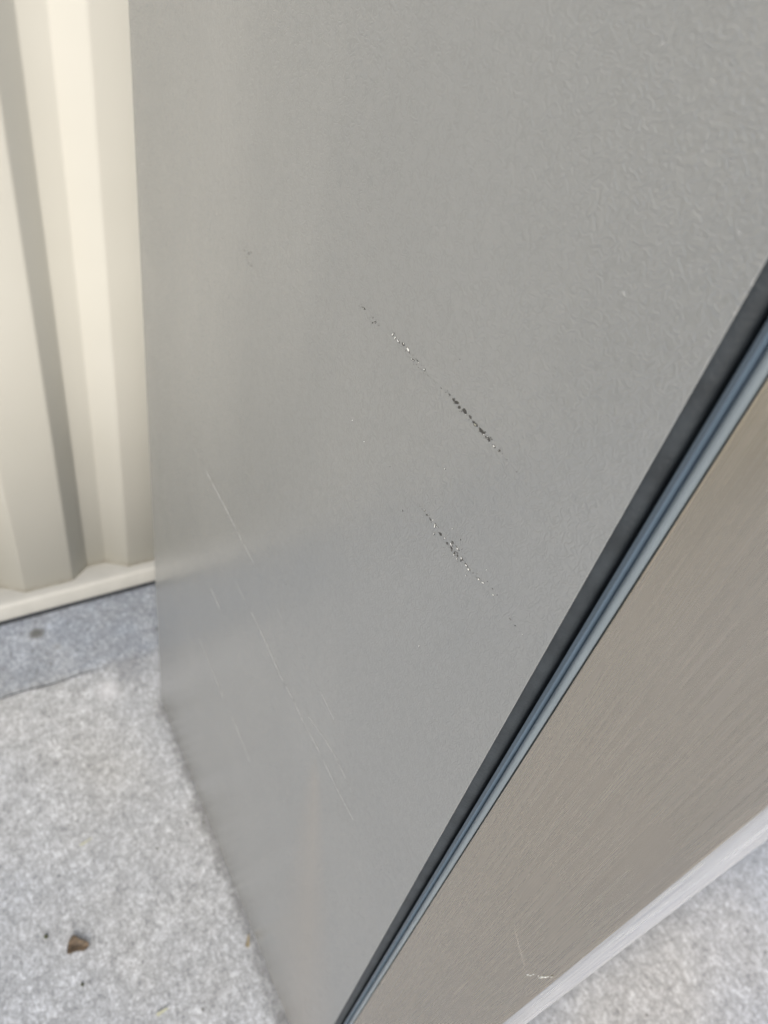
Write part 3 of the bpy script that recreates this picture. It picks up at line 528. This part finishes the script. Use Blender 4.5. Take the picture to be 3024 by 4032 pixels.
CHIPS_B=[(1,[(209.96,964.3),(210.39,964.05),(210.81,963.86),(210.88,964.27),(210.59,964.54),(210.05,964.66)]),(1,[(207.73,964.04),(208.23,963.75),(208.56,963.93),(208.56,964.31),(208.31,964.58),(207.81,964.46)]),(1,[(205.81,964.39),(206.36,964.28),(206.66,964.44),(206.57,965.19),(206.12,965.96),(205.7,965.78),(205.47,965.45),(205.55,964.92)]),(0,[(205.45,965.52),(205.88,965.16),(206.17,965.35),(206.32,965.63),(205.89,965.82),(205.52,965.75)]),(2,[(205.66,965.5),(205.92,965.34),(206.3,965.41),(206.24,965.64),(205.97,965.71),(205.73,965.65)]),(0,[(205.69,964.47),(205.96,964.24),(206.14,964.32),(206.09,964.46),(205.88,964.69),(205.7,964.56)]),(0,[(202.48,963.97),(202.93,963.77),(203.61,963.47),(203.9,963.88),(203.72,964.63),(203.35,965.08),(202.68,965.12),(202.37,964.81)]),(0,[(201.45,965.3),(201.78,965.24),(202.31,965.4),(202.35,965.57),(202.15,965.66),(201.68,965.56)]),(2,[(201.78,965.37),(201.95,965.32),(202.29,965.4),(202.4,965.57),(202.22,965.58),(201.79,965.5)]),(1,[(199.79,963.76),(200.09,963.55),(200.72,964.01),(200.79,964.29),(200.7,964.87),(200.42,964.83),(200.05,964.73),(199.79,964.26)]),(0,[(198.63,963.82),(199.09,963.65),(199.73,963.63),(200.4,964.07),(200.31,964.38),(199.84,964.54),(199.15,964.54),(198.67,964.19)]),(0,[(198.09,963.27),(198.45,962.86),(198.61,963.07),(198.61,963.3),(198.36,963.52),(198.07,963.51)]),(2,[(197.45,965.78),(197.52,965.5),(197.75,965.3),(197.88,965.31),(197.81,965.55),(197.55,965.83)]),(0,[(194.47,962.04),(195.07,962.33),(195.3,963.2),(195.3,964.32),(194.93,966.07),(194.49,965.44),(193.96,964.6),(194.13,963.09)]),(2,[(194.73,962.27),(194.99,962.62),(195.37,963.29),(195.33,964.31),(195.13,965.07),(194.68,964.93),(194.39,964.08),(194.45,963.03)]),(0,[(194.19,962.8),(194.42,963.12),(194.67,963.75),(194.72,964.19),(194.65,964.42),(194.48,964.39),(194.34,963.97),(194.16,963.43)]),(0,[(192.05,964.86),(192.28,964.68),(192.98,964.68),(193.48,964.74),(193.74,964.83),(193.54,964.97),(192.72,965.04),(192.2,965.02)]),(2,[(192.4,964.84),(192.71,964.74),(193.01,964.71),(193.55,964.74),(193.59,964.81),(193.3,964.9),(193.03,964.92),(192.52,964.92)]),(0,[(193.56,957.82),(193.77,958.01),(193.74,958.82),(193.64,959.57),(193.41,960.1),(193.24,960.15),(193.17,959.14),(193.3,958.28)]),(2,[(193.65,958.34),(193.77,958.21),(193.78,958.83),(193.73,959.53),(193.58,959.66),(193.48,959.7),(193.42,959.16),(193.53,958.51)]),(0,[(187.76,962.92),(188.73,961.98),(189.75,962.05),(190.35,962.35),(190.22,963.0),(189.78,963.59),(188.46,964.01),(187.88,963.42)]),(1,[(189.85,963.13),(190.19,962.75),(190.76,962.3),(191.09,962.19),(191.58,962.12),(191.22,962.61),(190.6,963.02),(190.1,963.3)]),(0,[(184.16,963.85),(184.73,963.51),(185.26,963.17),(185.83,963.3),(186.07,963.49),(185.51,963.86),(184.89,964.13),(184.28,964.05)]),(2,[(184.68,963.78),(184.94,963.55),(185.39,963.39),(185.84,963.25),(186.0,963.47),(185.63,963.71),(185.17,963.99),(184.66,964.03)]),(0,[(185.3,963.51),(185.52,963.31),(186.19,963.05),(186.34,963.09),(185.93,963.46),(185.65,963.54)]),(1,[(185.49,961.86),(185.66,961.67),(186.18,961.7),(186.32,962.0),(185.84,962.29),(185.42,962.19)]),(0,[(181.62,962.19),(182.2,961.69),(182.96,961.74),(183.58,961.68),(183.2,962.55),(182.77,963.15),(181.95,963.26),(181.78,962.83)]),(1,[(181.07,961.89),(181.43,961.78),(181.88,961.67),(182.16,961.96),(182.35,962.34),(181.98,962.36),(181.46,962.39),(181.09,962.23)]),(1,[(178.05,965.74),(178.8,965.37),(179.82,965.33),(180.3,966.05),(180.19,966.69),(179.68,966.9),(178.72,967.25),(177.94,966.53)]),(0,[(178.46,965.78),(178.81,965.72),(179.39,965.82),(179.85,966.14),(180.04,966.57),(179.64,966.66),(179.14,966.58),(178.68,966.26)]),(2,[(178.92,965.99),(179.22,965.88),(179.7,965.9),(179.87,966.22),(179.9,966.46),(179.58,966.55),(179.24,966.44),(178.9,966.19)]),(0,[(178.07,963.96),(178.9,963.97),(179.68,963.94),(180.74,964.3),(180.96,964.68),(180.3,965.15),(179.15,964.91),(178.05,964.5)]),(2,[(178.77,964.13),(179.02,963.91),(179.91,964.07),(180.53,964.31),(180.87,964.7),(180.17,964.91),(179.42,964.62),(179.04,964.52)]),(0,[(177.7,962.01),(178.21,961.95),(178.8,962.02),(179.47,962.35),(179.23,962.97),(178.66,963.31),(177.88,963.27),(177.44,962.61)]),(0,[(177.44,961.07),(177.74,960.88),(178.19,960.88),(178.34,961.41),(177.99,961.83),(177.76,962.12),(177.34,961.85),(177.22,961.58)]),(2,[(177.63,961.19),(177.95,961.0),(178.1,961.13),(178.17,961.44),(178.07,961.67),(177.82,961.97),(177.54,961.75),(177.49,961.51)]),(1,[(179.3,962.54),(179.5,962.39),(179.79,962.47),(180.14,962.81),(180.04,962.97),(179.81,963.14),(179.51,963.04),(179.21,962.78)]),(0,[(183.51,958.35),(183.56,958.14),(183.81,957.93),(184.01,957.86),(183.96,958.13),(183.71,958.39)]),(1,[(179.97,961.74),(179.94,961.58),(180.22,961.33),(180.47,961.28),(180.46,961.44),(180.09,961.75)]),(1,[(175.46,966.24),(175.82,966.17),(176.31,966.4),(176.5,966.62),(176.5,966.94),(176.49,967.17),(175.72,966.82),(175.47,966.61)]),(0,[(173.25,966.01),(173.92,965.72),(174.8,965.46),(175.21,965.8),(175.86,966.0),(175.13,966.59),(174.4,966.53),(173.49,966.45)]),(2,[(173.92,966.1),(174.17,965.77),(174.81,965.74),(175.22,965.84),(175.31,966.08),(175.14,966.4),(174.39,966.39),(173.8,966.38)]),(0,[(172.58,966.29),(172.99,966.13),(173.23,966.18),(173.26,966.43),(172.9,966.66),(172.67,966.49)]),(0,[(171.72,968.07),(171.86,968.15),(171.64,968.81),(171.35,969.13),(171.22,968.93),(171.41,968.4)]),(0,[(174.32,972.79),(174.32,972.3),(174.94,971.87),(175.34,971.89),(175.23,972.37),(174.68,972.95)]),(2,[(174.52,972.75),(174.67,972.36),(174.96,972.06),(175.38,972.0),(175.16,972.36),(174.74,972.81)]),(1,[(168.38,968.36),(168.51,967.98),(168.81,967.63),(169.08,967.59),(169.0,967.96),(168.49,968.49)]),(0,[(175.44,960.81),(175.84,960.89),(175.98,961.58),(175.85,962.43),(175.36,963.01),(175.08,962.65),(174.68,962.3),(174.97,961.51)]),(0,[(174.43,960.78),(174.94,960.45),(175.2,960.46),(175.75,960.55),(175.72,961.04),(175.27,961.35),(174.84,961.31),(174.3,961.09)]),(2,[(174.81,960.83),(175.08,960.51),(175.47,960.46),(175.68,960.6),(175.56,960.92),(175.33,961.28),(175.04,961.23),(174.78,961.01)]),(0,[(174.48,963.57),(174.67,963.33),(175.51,962.74),(175.76,962.68),(175.98,962.65),(175.81,962.9),(175.28,963.24),(174.75,963.54)]),(1,[(172.9,963.62),(173.36,963.13),(174.09,963.07),(174.45,963.52),(174.38,963.97),(174.0,964.17),(173.18,964.23),(172.87,964.08)]),(0,[(172.04,961.99),(172.47,961.8),(173.15,961.81),(173.65,962.18),(173.49,962.88),(172.94,963.16),(172.46,963.06),(172.09,962.66)]),(0,[(172.1,960.09),(172.29,959.99),(172.5,960.31),(172.76,960.57),(172.7,960.88),(172.48,960.84),(172.16,960.69),(171.98,960.28)]),(2,[(172.34,960.24),(172.41,960.16),(172.58,960.31),(172.81,960.63),(172.78,960.78),(172.57,960.77),(172.41,960.61),(172.19,960.28)]),(1,[(171.33,958.6),(171.6,958.81),(171.73,959.24),(171.78,959.78),(171.62,959.9),(171.39,960.03),(171.31,959.46),(171.32,959.03)]),(0,[(169.11,963.11),(169.51,963.02),(169.93,963.2),(170.23,963.83),(170.17,964.31),(170.01,964.79),(169.34,964.45),(169.1,963.65)]),(2,[(169.37,963.27),(169.61,963.15),(169.96,963.38),(170.37,963.93),(170.22,964.16),(169.82,964.24),(169.63,964.09),(169.35,963.57)]),(0,[(169.52,961.14),(169.83,961.62),(169.99,962.13),(169.91,962.98),(169.4,963.65),(169.06,963.58),(169.03,962.73),(169.17,961.94)]),(0,[(167.89,963.46),(168.3,963.31),(168.79,963.17),(169.24,963.51),(169.45,963.81),(169.0,963.98),(168.43,963.92),(167.95,963.69)]),(2,[(168.28,963.45),(168.54,963.36),(168.88,963.35),(169.08,963.49),(169.35,963.74),(169.01,963.91),(168.52,963.87),(168.4,963.68)]),(0,[(164.92,963.04),(165.48,962.66),(166.12,962.36),(166.5,962.83),(166.69,963.41),(166.31,963.71),(165.49,963.82),(164.95,963.52)]),(0,[(163.36,962.83),(164.28,962.73),(165.17,962.69),(166.22,962.87),(166.64,963.35),(165.81,963.66),(164.84,963.7),(163.94,963.3)]),(2,[(164.19,962.92),(164.64,962.79),(165.43,962.74),(166.16,962.91),(166.17,963.2),(165.66,963.37),(164.8,963.5),(164.59,963.27)]),(0,[(163.94,963.06),(164.09,962.93),(164.48,962.9),(165.03,963.12),(164.98,963.29),(164.77,963.49),(164.33,963.38),(163.91,963.25)]),(0,[(161.51,962.61),(162.07,961.76),(162.9,961.4),(163.93,961.34),(163.77,961.98),(163.3,962.79),(162.67,963.17),(161.63,963.37)]),(2,[(162.04,962.52),(162.28,962.03),(162.89,961.7),(163.58,961.78),(163.56,962.04),(163.56,962.5),(162.76,963.1),(162.3,962.83)]),(0,[(162.13,957.86),(162.38,957.7),(162.72,957.62),(163.11,957.79),(163.0,958.12),(162.98,958.34),(162.47,958.33),(162.04,958.18)]),(2,[(162.39,957.8),(162.53,957.73),(162.9,957.69),(163.05,957.81),(163.1,957.98),(162.86,958.17),(162.64,958.14),(162.4,958.02)]),(1,[(158.76,963.19),(159.16,963.0),(159.67,963.01),(159.65,963.3),(159.19,963.68),(158.94,963.52)]),(1,[(156.43,965.21),(156.88,964.85),(157.15,965.06),(157.15,965.26),(156.83,965.54),(156.47,965.65)]),(1,[(156.02,962.89),(156.16,962.57),(156.62,962.72),(156.68,963.09),(156.44,963.43),(155.98,963.27)]),(0,[(153.57,963.59),(153.97,962.91),(154.78,963.06),(155.19,963.27),(155.33,963.89),(154.79,964.56),(153.96,964.62),(153.52,964.1)]),(2,[(153.83,963.61),(154.08,963.32),(154.7,963.2),(155.04,963.46),(155.05,963.86),(154.77,964.27),(154.26,964.23),(153.92,964.06)]),(1,[(154.86,963.47),(154.98,963.29),(155.35,963.41),(155.55,963.64),(155.19,963.82),(154.9,963.67)]),(0,[(150.31,964.76),(150.48,964.16),(151.75,963.68),(152.56,963.72),(152.67,964.13),(152.45,964.71),(151.18,965.08),(150.1,965.19)]),(2,[(150.4,964.81),(150.9,964.28),(151.67,964.04),(152.14,963.98),(152.44,964.2),(151.93,964.64),(151.47,964.85),(150.58,965.07)]),(0,[(149.29,967.31),(149.27,967.66),(149.0,968.04),(148.71,968.13),(148.69,967.88),(148.87,967.55)]),(2,[(152.08,973.09),(152.13,972.86),(152.31,972.64),(152.56,972.66),(152.5,972.9),(152.27,973.09)]),(1,[(143.76,967.15),(144.24,966.94),(144.61,966.88),(145.06,966.98),(145.19,967.25),(144.78,967.42),(144.28,967.44),(144.11,967.36)]),(0,[(142.1,964.72),(142.05,964.32),(142.74,963.96),(143.12,964.13),(143.31,964.31),(143.01,964.89),(142.65,964.97),(142.1,965.01)]),(2,[(142.3,964.7),(142.56,964.34),(142.89,964.2),(143.15,964.25),(143.41,964.46),(143.1,964.72),(142.74,964.96),(142.33,964.92)]),(0,[(140.24,967.13),(140.32,966.76),(140.52,966.54),(140.81,966.43),(140.79,966.84),(140.54,967.2)]),(1,[(127.1,962.96),(127.39,962.75),(128.21,962.66),(128.57,962.69),(128.96,962.96),(128.61,963.09),(127.83,963.21),(127.37,963.24)]),(0,[(123.66,962.89),(123.82,962.46),(124.22,962.32),(124.49,962.42),(124.2,962.91),(123.86,963.21)]),(0,[(117.97,962.74),(118.22,962.59),(118.6,962.77),(118.67,962.95),(118.43,963.16),(118.04,963.1)]),(2,[(118.17,962.81),(118.43,962.72),(118.61,962.82),(118.68,962.95),(118.41,963.1),(118.19,963.02)]),(0,[(181.67,973.29),(182.1,973.18),(182.39,973.15),(182.46,973.48),(182.11,973.61),(181.86,973.54)]),(2,[(181.96,973.26),(182.19,973.22),(182.44,973.3),(182.55,973.41),(182.22,973.54),(182.01,973.48)]),(0,[(222.83,949.17),(223.1,949.25),(223.28,949.62),(223.33,950.07),(223.35,950.39),(223.12,950.53),(222.85,950.08),(222.72,949.59)]),(2,[(223.1,949.42),(223.24,949.3),(223.35,949.6),(223.42,949.89),(223.46,950.24),(223.19,950.05),(223.03,949.88),(222.95,949.61)]),(0,[(175.85,880.26),(176.17,880.24),(176.37,880.73),(176.56,881.37),(176.56,881.89),(176.37,881.89),(175.96,881.14),(175.87,880.68)]),(2,[(176.21,880.5),(176.29,880.44),(176.53,880.77),(176.69,881.19),(176.59,881.48),(176.4,881.35),(176.17,881.09),(176.13,880.79)])]
CHIPS_C=[(1,[(467.27,998.45),(468.51,997.81),(469.79,997.51),(470.89,997.39),(470.62,997.76),(469.81,998.07),(468.62,998.39),(467.66,998.56)]),(1,[(462.85,998.23),(463.5,998.13),(464.08,998.2),(464.2,998.73),(463.53,999.29),(463.0,999.32),(462.28,999.08),(462.46,998.68)]),(1,[(464.36,994.8),(465.11,994.73),(465.29,995.15),(465.49,995.82),(464.68,996.13),(463.93,996.36),(463.92,995.85),(463.61,995.15)]),(4,[(465.09,994.87),(465.87,994.03),(466.74,993.51),(468.07,993.14),(468.99,993.14),(468.56,993.57),(467.06,994.53),(465.4,994.97)]),(1,[(456.15,995.71),(457.02,995.26),(458.19,995.39),(458.8,996.19),(458.29,996.94),(457.21,997.01),(456.31,996.72),(456.12,996.28)]),(1,[(451.05,999.83),(451.22,999.43),(452.68,998.66),(454.52,998.02),(454.81,998.15),(454.29,998.74),(453.16,999.29),(451.55,1000.02)]),(1,[(457.75,993.13),(458.1,992.71),(459.03,992.21),(460.15,991.7),(460.21,992.14),(460.44,992.29),(459.17,993.02),(458.03,993.37)]),(4,[(461.38,990.66),(461.99,990.2),(462.72,989.85),(464.52,989.21),(465.2,989.29),(464.23,989.87),(462.73,990.62),(461.41,990.96)]),(4,[(460.95,994.37),(461.56,993.85),(462.16,993.62),(462.63,993.59),(462.2,993.92),(461.52,994.31)]),(4,[(456.85,989.2),(457.63,988.92),(458.46,989.0),(458.88,989.19),(458.72,989.54),(457.81,989.97),(457.08,989.95),(456.85,989.66)]),(1,[(453.49,988.42),(453.59,988.77),(452.2,989.7),(450.75,990.63),(450.14,990.72),(449.94,990.44),(451.65,989.03),(452.53,988.6)]),(1,[(449.48,992.06),(449.94,991.56),(450.61,991.32),(451.57,991.17),(450.62,991.82),(449.7,992.23)]),(4,[(454.85,989.75),(455.13,989.45),(455.86,989.0),(456.59,988.7),(456.96,988.73),(457.13,988.95),(456.01,989.55),(454.88,990.0)]),(4,[(449.29,977.34),(449.9,977.34),(449.97,977.73),(449.79,978.11),(449.22,978.49),(448.74,978.51),(448.41,978.45),(448.76,977.91)]),(0,[(506.23,986.6),(507.3,985.95),(509.7,984.97),(510.83,984.7),(511.89,984.58),(510.77,985.16),(508.93,985.89),(507.69,986.26)]),(2,[(507.38,986.16),(508.16,985.73),(509.85,985.06),(510.77,984.86),(511.4,984.79),(510.65,985.2),(509.55,985.59),(508.16,986.13)]),(4,[(519.4,1000.04),(519.78,999.32),(521.83,998.44),(523.06,998.19),(523.49,998.5),(523.02,999.14),(522.11,999.76),(520.26,1000.24)])]
HAIRLINES=[[(567.89,736.93),(517.97,731.5),(474.25,729.14),(438.07,725.14),(403.94,722.5)],[(469.26,678.51),(434.26,655.07),(398.26,655.57),(358.64,650.71),(329.73,644.12),(299.23,644.88),(273.27,641.08),(245.64,641.89),(206.91,637.52),(178.98,638.18)],[(351.56,717.74),(319.53,714.14),(287.69,712.62),(257.63,711.18),(235.4,707.63)],[(570.66,435.92),(528.91,431.91),(464.34,422.85),(404.54,418.22),(366.42,411.57)],[(269.94,659.34),(241.71,668.26),(220.71,670.8),(195.13,666.62),(173.22,660.8)],[(518.29,576.51),(495.6,571.72),(470.39,567.09)]]
SCUFF_ARC=[(39.36,793.72),(33.36,787.97),(26.55,782.49),(20.01,776.16),(17.26,773.57)]
SCUFF_CHIPS=[(2,[(16.08,776.04),(15.99,774.6),(16.7,773.14),(16.97,773.62),(16.85,775.09),(16.42,775.88)]),(2,[(14.99,778.82),(14.99,777.53),(15.41,776.25),(15.87,775.66),(15.89,776.47),(15.37,778.63)]),(2,[(14.57,782.65),(14.48,781.84),(14.81,780.51),(15.16,780.43),(15.15,781.22),(14.9,782.35)]),(2,[(12.61,786.81),(12.56,785.94),(12.82,785.12),(13.14,784.67),(13.08,785.82),(12.88,786.38)]),(2,[(10.72,791.2),(10.73,790.3),(11.13,788.79),(11.6,787.56),(12.03,787.72),(12.01,788.54),(11.46,789.99),(11.16,790.54)]),(2,[(9.78,793.91),(9.76,792.84),(9.92,791.95),(10.47,790.35),(10.92,790.45),(10.93,791.22),(10.57,792.75),(10.07,793.68)]),(2,[(9.37,796.34),(9.4,795.32),(9.73,794.32),(9.96,793.96),(10.01,795.2),(9.74,796.08)]),(2,[(8.17,800.01),(8.31,798.94),(8.81,797.52),(9.02,797.17),(9.04,797.95),(8.56,799.31)]),(2,[(10.79,788.87),(11.0,787.91),(11.25,786.74),(11.91,784.91),(12.23,784.45),(11.99,785.94),(11.71,786.85),(11.2,788.16)])]
def chips(name, data, label, lift=.00012, mats=m_flake):
    vs, fs, fm = [], [], []
    for k, (t, poly) in enumerate(data):
        b = len(vs)
        l = lift + .00004 * (k % 5) + (.00025 if t in (2, 3) else .0001 if t == 0 else 0)
        cy = sum(p[0] for p in poly) / len(poly)
        cz = sum(p[1] for p in poly) / len(poly)
        vs += [(X0 + .0004, y / 1000, z / 1000) for y, z in poly]
        vs += [(X0 - l * .4, (cy + (y - cy) * .93) / 1000, (cz + (z - cz) * .93) / 1000) for y, z in poly]
        vs.append((X0 - l, cy / 1000, cz / 1000))
        n = len(poly)
        for i in range(n):
            j = (i + 1) % n
            fs.append((b + i, b + j, b + n + j, b + n + i)); fm.append(t)
            fs.append((b + n + i, b + n + j, b + 2 * n)); fm.append(t)
    o = add(mesh_obj(name, vs, fs, mats, None, False, fm))
    o['label'] = label
    o['kind'] = 'stuff'
    return o
chips('paint_chips', CHIPS_A, 'long broken line of dark and bright paint chips across the middle of the side')
chips('paint_chips', CHIPS_B, 'shorter broken line of bright and dark paint chips nearer the door edge')
chips('scuff_marks', CHIPS_C, 'small faint grey scuff marks high on the side panel', .00003)
chips('door_scuff', SCUFF_CHIPS, 'small pale scuff low on the stainless door edge', .00005)

def hairline(pts, wid, mat, name='hairline_scratch'):
    # smooth resample, then a ribbon that tapers at both ends
    P = [Vector((y / 1000, z / 1000)) for y, z in pts]
    # least-squares parabola keeps the stroke straight and natural
    a, b = P[0], P[-1]
    n = 40
    vs, fs = [], []
    d = (b - a).normalized(); nr = Vector((-d.y, d.x))
    for i in range(n + 1):
        t = i / n
        s = t * (len(P) - 1); k = min(int(s), len(P) - 2); u = s - k
        q = P[k].lerp(P[k + 1], u)
        w_ = wid * (.25 + .75 * math.sin(math.pi * t)) / 2
        for sg in (-1, 1):
            v = q + nr * w_ * sg
            vs.append((X0 - .00008, v.x, v.y))
    fs = [(2 * i, 2 * i + 1, 2 * i + 3, 2 * i + 2) for i in range(n)]
    return add(mesh_obj(name, vs, fs, mat))
for k, h in enumerate(HAIRLINES):
    hairline(h, (.0032, .0026, .0024, .0034, .0022, .0024)[k], m_hair)
hairline(SCUFF_ARC, .0016, m_arc)

# ---------------------------------------------------------------- bits lying on the concrete
def curled_leaf(name, loc, L, W, rot, mat, curl, label, cat, seed=0, tip=.5):
    rnd = random.Random(seed)
    nu, nv = 14, 8
    vs, fs = [], []
    for i in range(nu + 1):
        u = i / nu
        wd = W * min(1, (u * 9 + .25)) * (1 - u) ** tip * rnd.uniform(.85, 1.1) * (1 + .12 * math.sin(u * 9))
        for j in range(nv + 1):
            v = j / nv * 2 - 1
            x = (u - .5) * L
            y = v * wd / 2
            z = curl * W * (max(0, v) ** 1.6 * 1.2 + max(0, -v) ** 2 * .35) + .25 * curl * L * (u - .45) ** 2 + rnd.uniform(-.02, .02) * W + .0008
            vs.append((x, y, z))
    for i in range(nu):
        for j in range(nv):
            a = i * (nv + 1) + j
            fs.append((a, a + 1, a + nv + 2, a + nv + 1))
    o = mesh_obj(name, vs, fs, mat, None, True, angle=None)
    s_ = o.modifiers.new('thickness', 'SOLIDIFY'); s_.thickness = .0004
    o.location = (loc[0], loc[1], gz(*loc) + .0004)
    o.rotation_euler = (0, 0, R(rot))
    return tag(o, label, cat)
m_leaf = mat_plain('dry_brown_leaf', (.095, .068, .043), .7, 180, .6, .0003, 500)
m_leafp = mat_plain('dry_straw_leaf', (.42, .36, .24), .7, 200, .25, .0002, 500)
m_grass = mat_plain('pale_yellow_green_clipping', (.50, .51, .38), .6, 200, .15)
m_moss = mat_plain('dark_green_speck', (.055, .06, .025), .8, 900, .4, .0004, 1800)
curled_leaf('dry_leaf', (-.0275, .395), .030, .022, -32, m_leaf, .2, 'curled dry brown leaf lying alone on the open concrete at lower left', 'leaf', 3, .45)
curled_leaf('dry_leaf', (.1905, .289), .018, .006, 62, m_leafp, .4, 'small straw coloured leaf caught against the foot of the grey side panel', 'leaf', 5)
curled_leaf('grass_clipping', (.0165, .5375), .020, .003, 12, m_grass, .2, 'thin pale grass clipping on the concrete above the brown leaf', 'clipping', 8)
curled_leaf('grass_clipping', (.0524, .262), .017, .005, 5, m_grass, .2, 'short wide pale green clipping at the bottom edge of the concrete', 'clipping', 9)
def speck(loc, r, label, seed):
    rnd = random.Random(seed)
    bm = bmesh.new()
    bmesh.ops.create_icosphere(bm, subdivisions=2, radius=r)
    for v in bm.verts:
        v.co *= rnd.uniform(.8, 1.2)
        v.co.z *= .55
        v.co.x *= .85
    me = bpy.data.meshes.new('debris_speck')
    bm.to_mesh(me); bm.free()
    me.materials.append(m_moss)
    o = bpy.data.objects.new('debris_speck', me)
    sc.collection.objects.link(o)
    o.location = (loc[0], loc[1], gz(*loc) + r * .3)
    return tag(o, label, 'debris')
speck((-.065, .428), .0034, 'dark olive speck of debris just left of the curled brown leaf', 1)
speck((-.0345, .345), .0026, 'small dark speck of debris directly below the curled brown leaf', 2)
speck((.112, .48), .0018, 'tiny dark speck midway between the brown leaf and the grey side panel', 4)
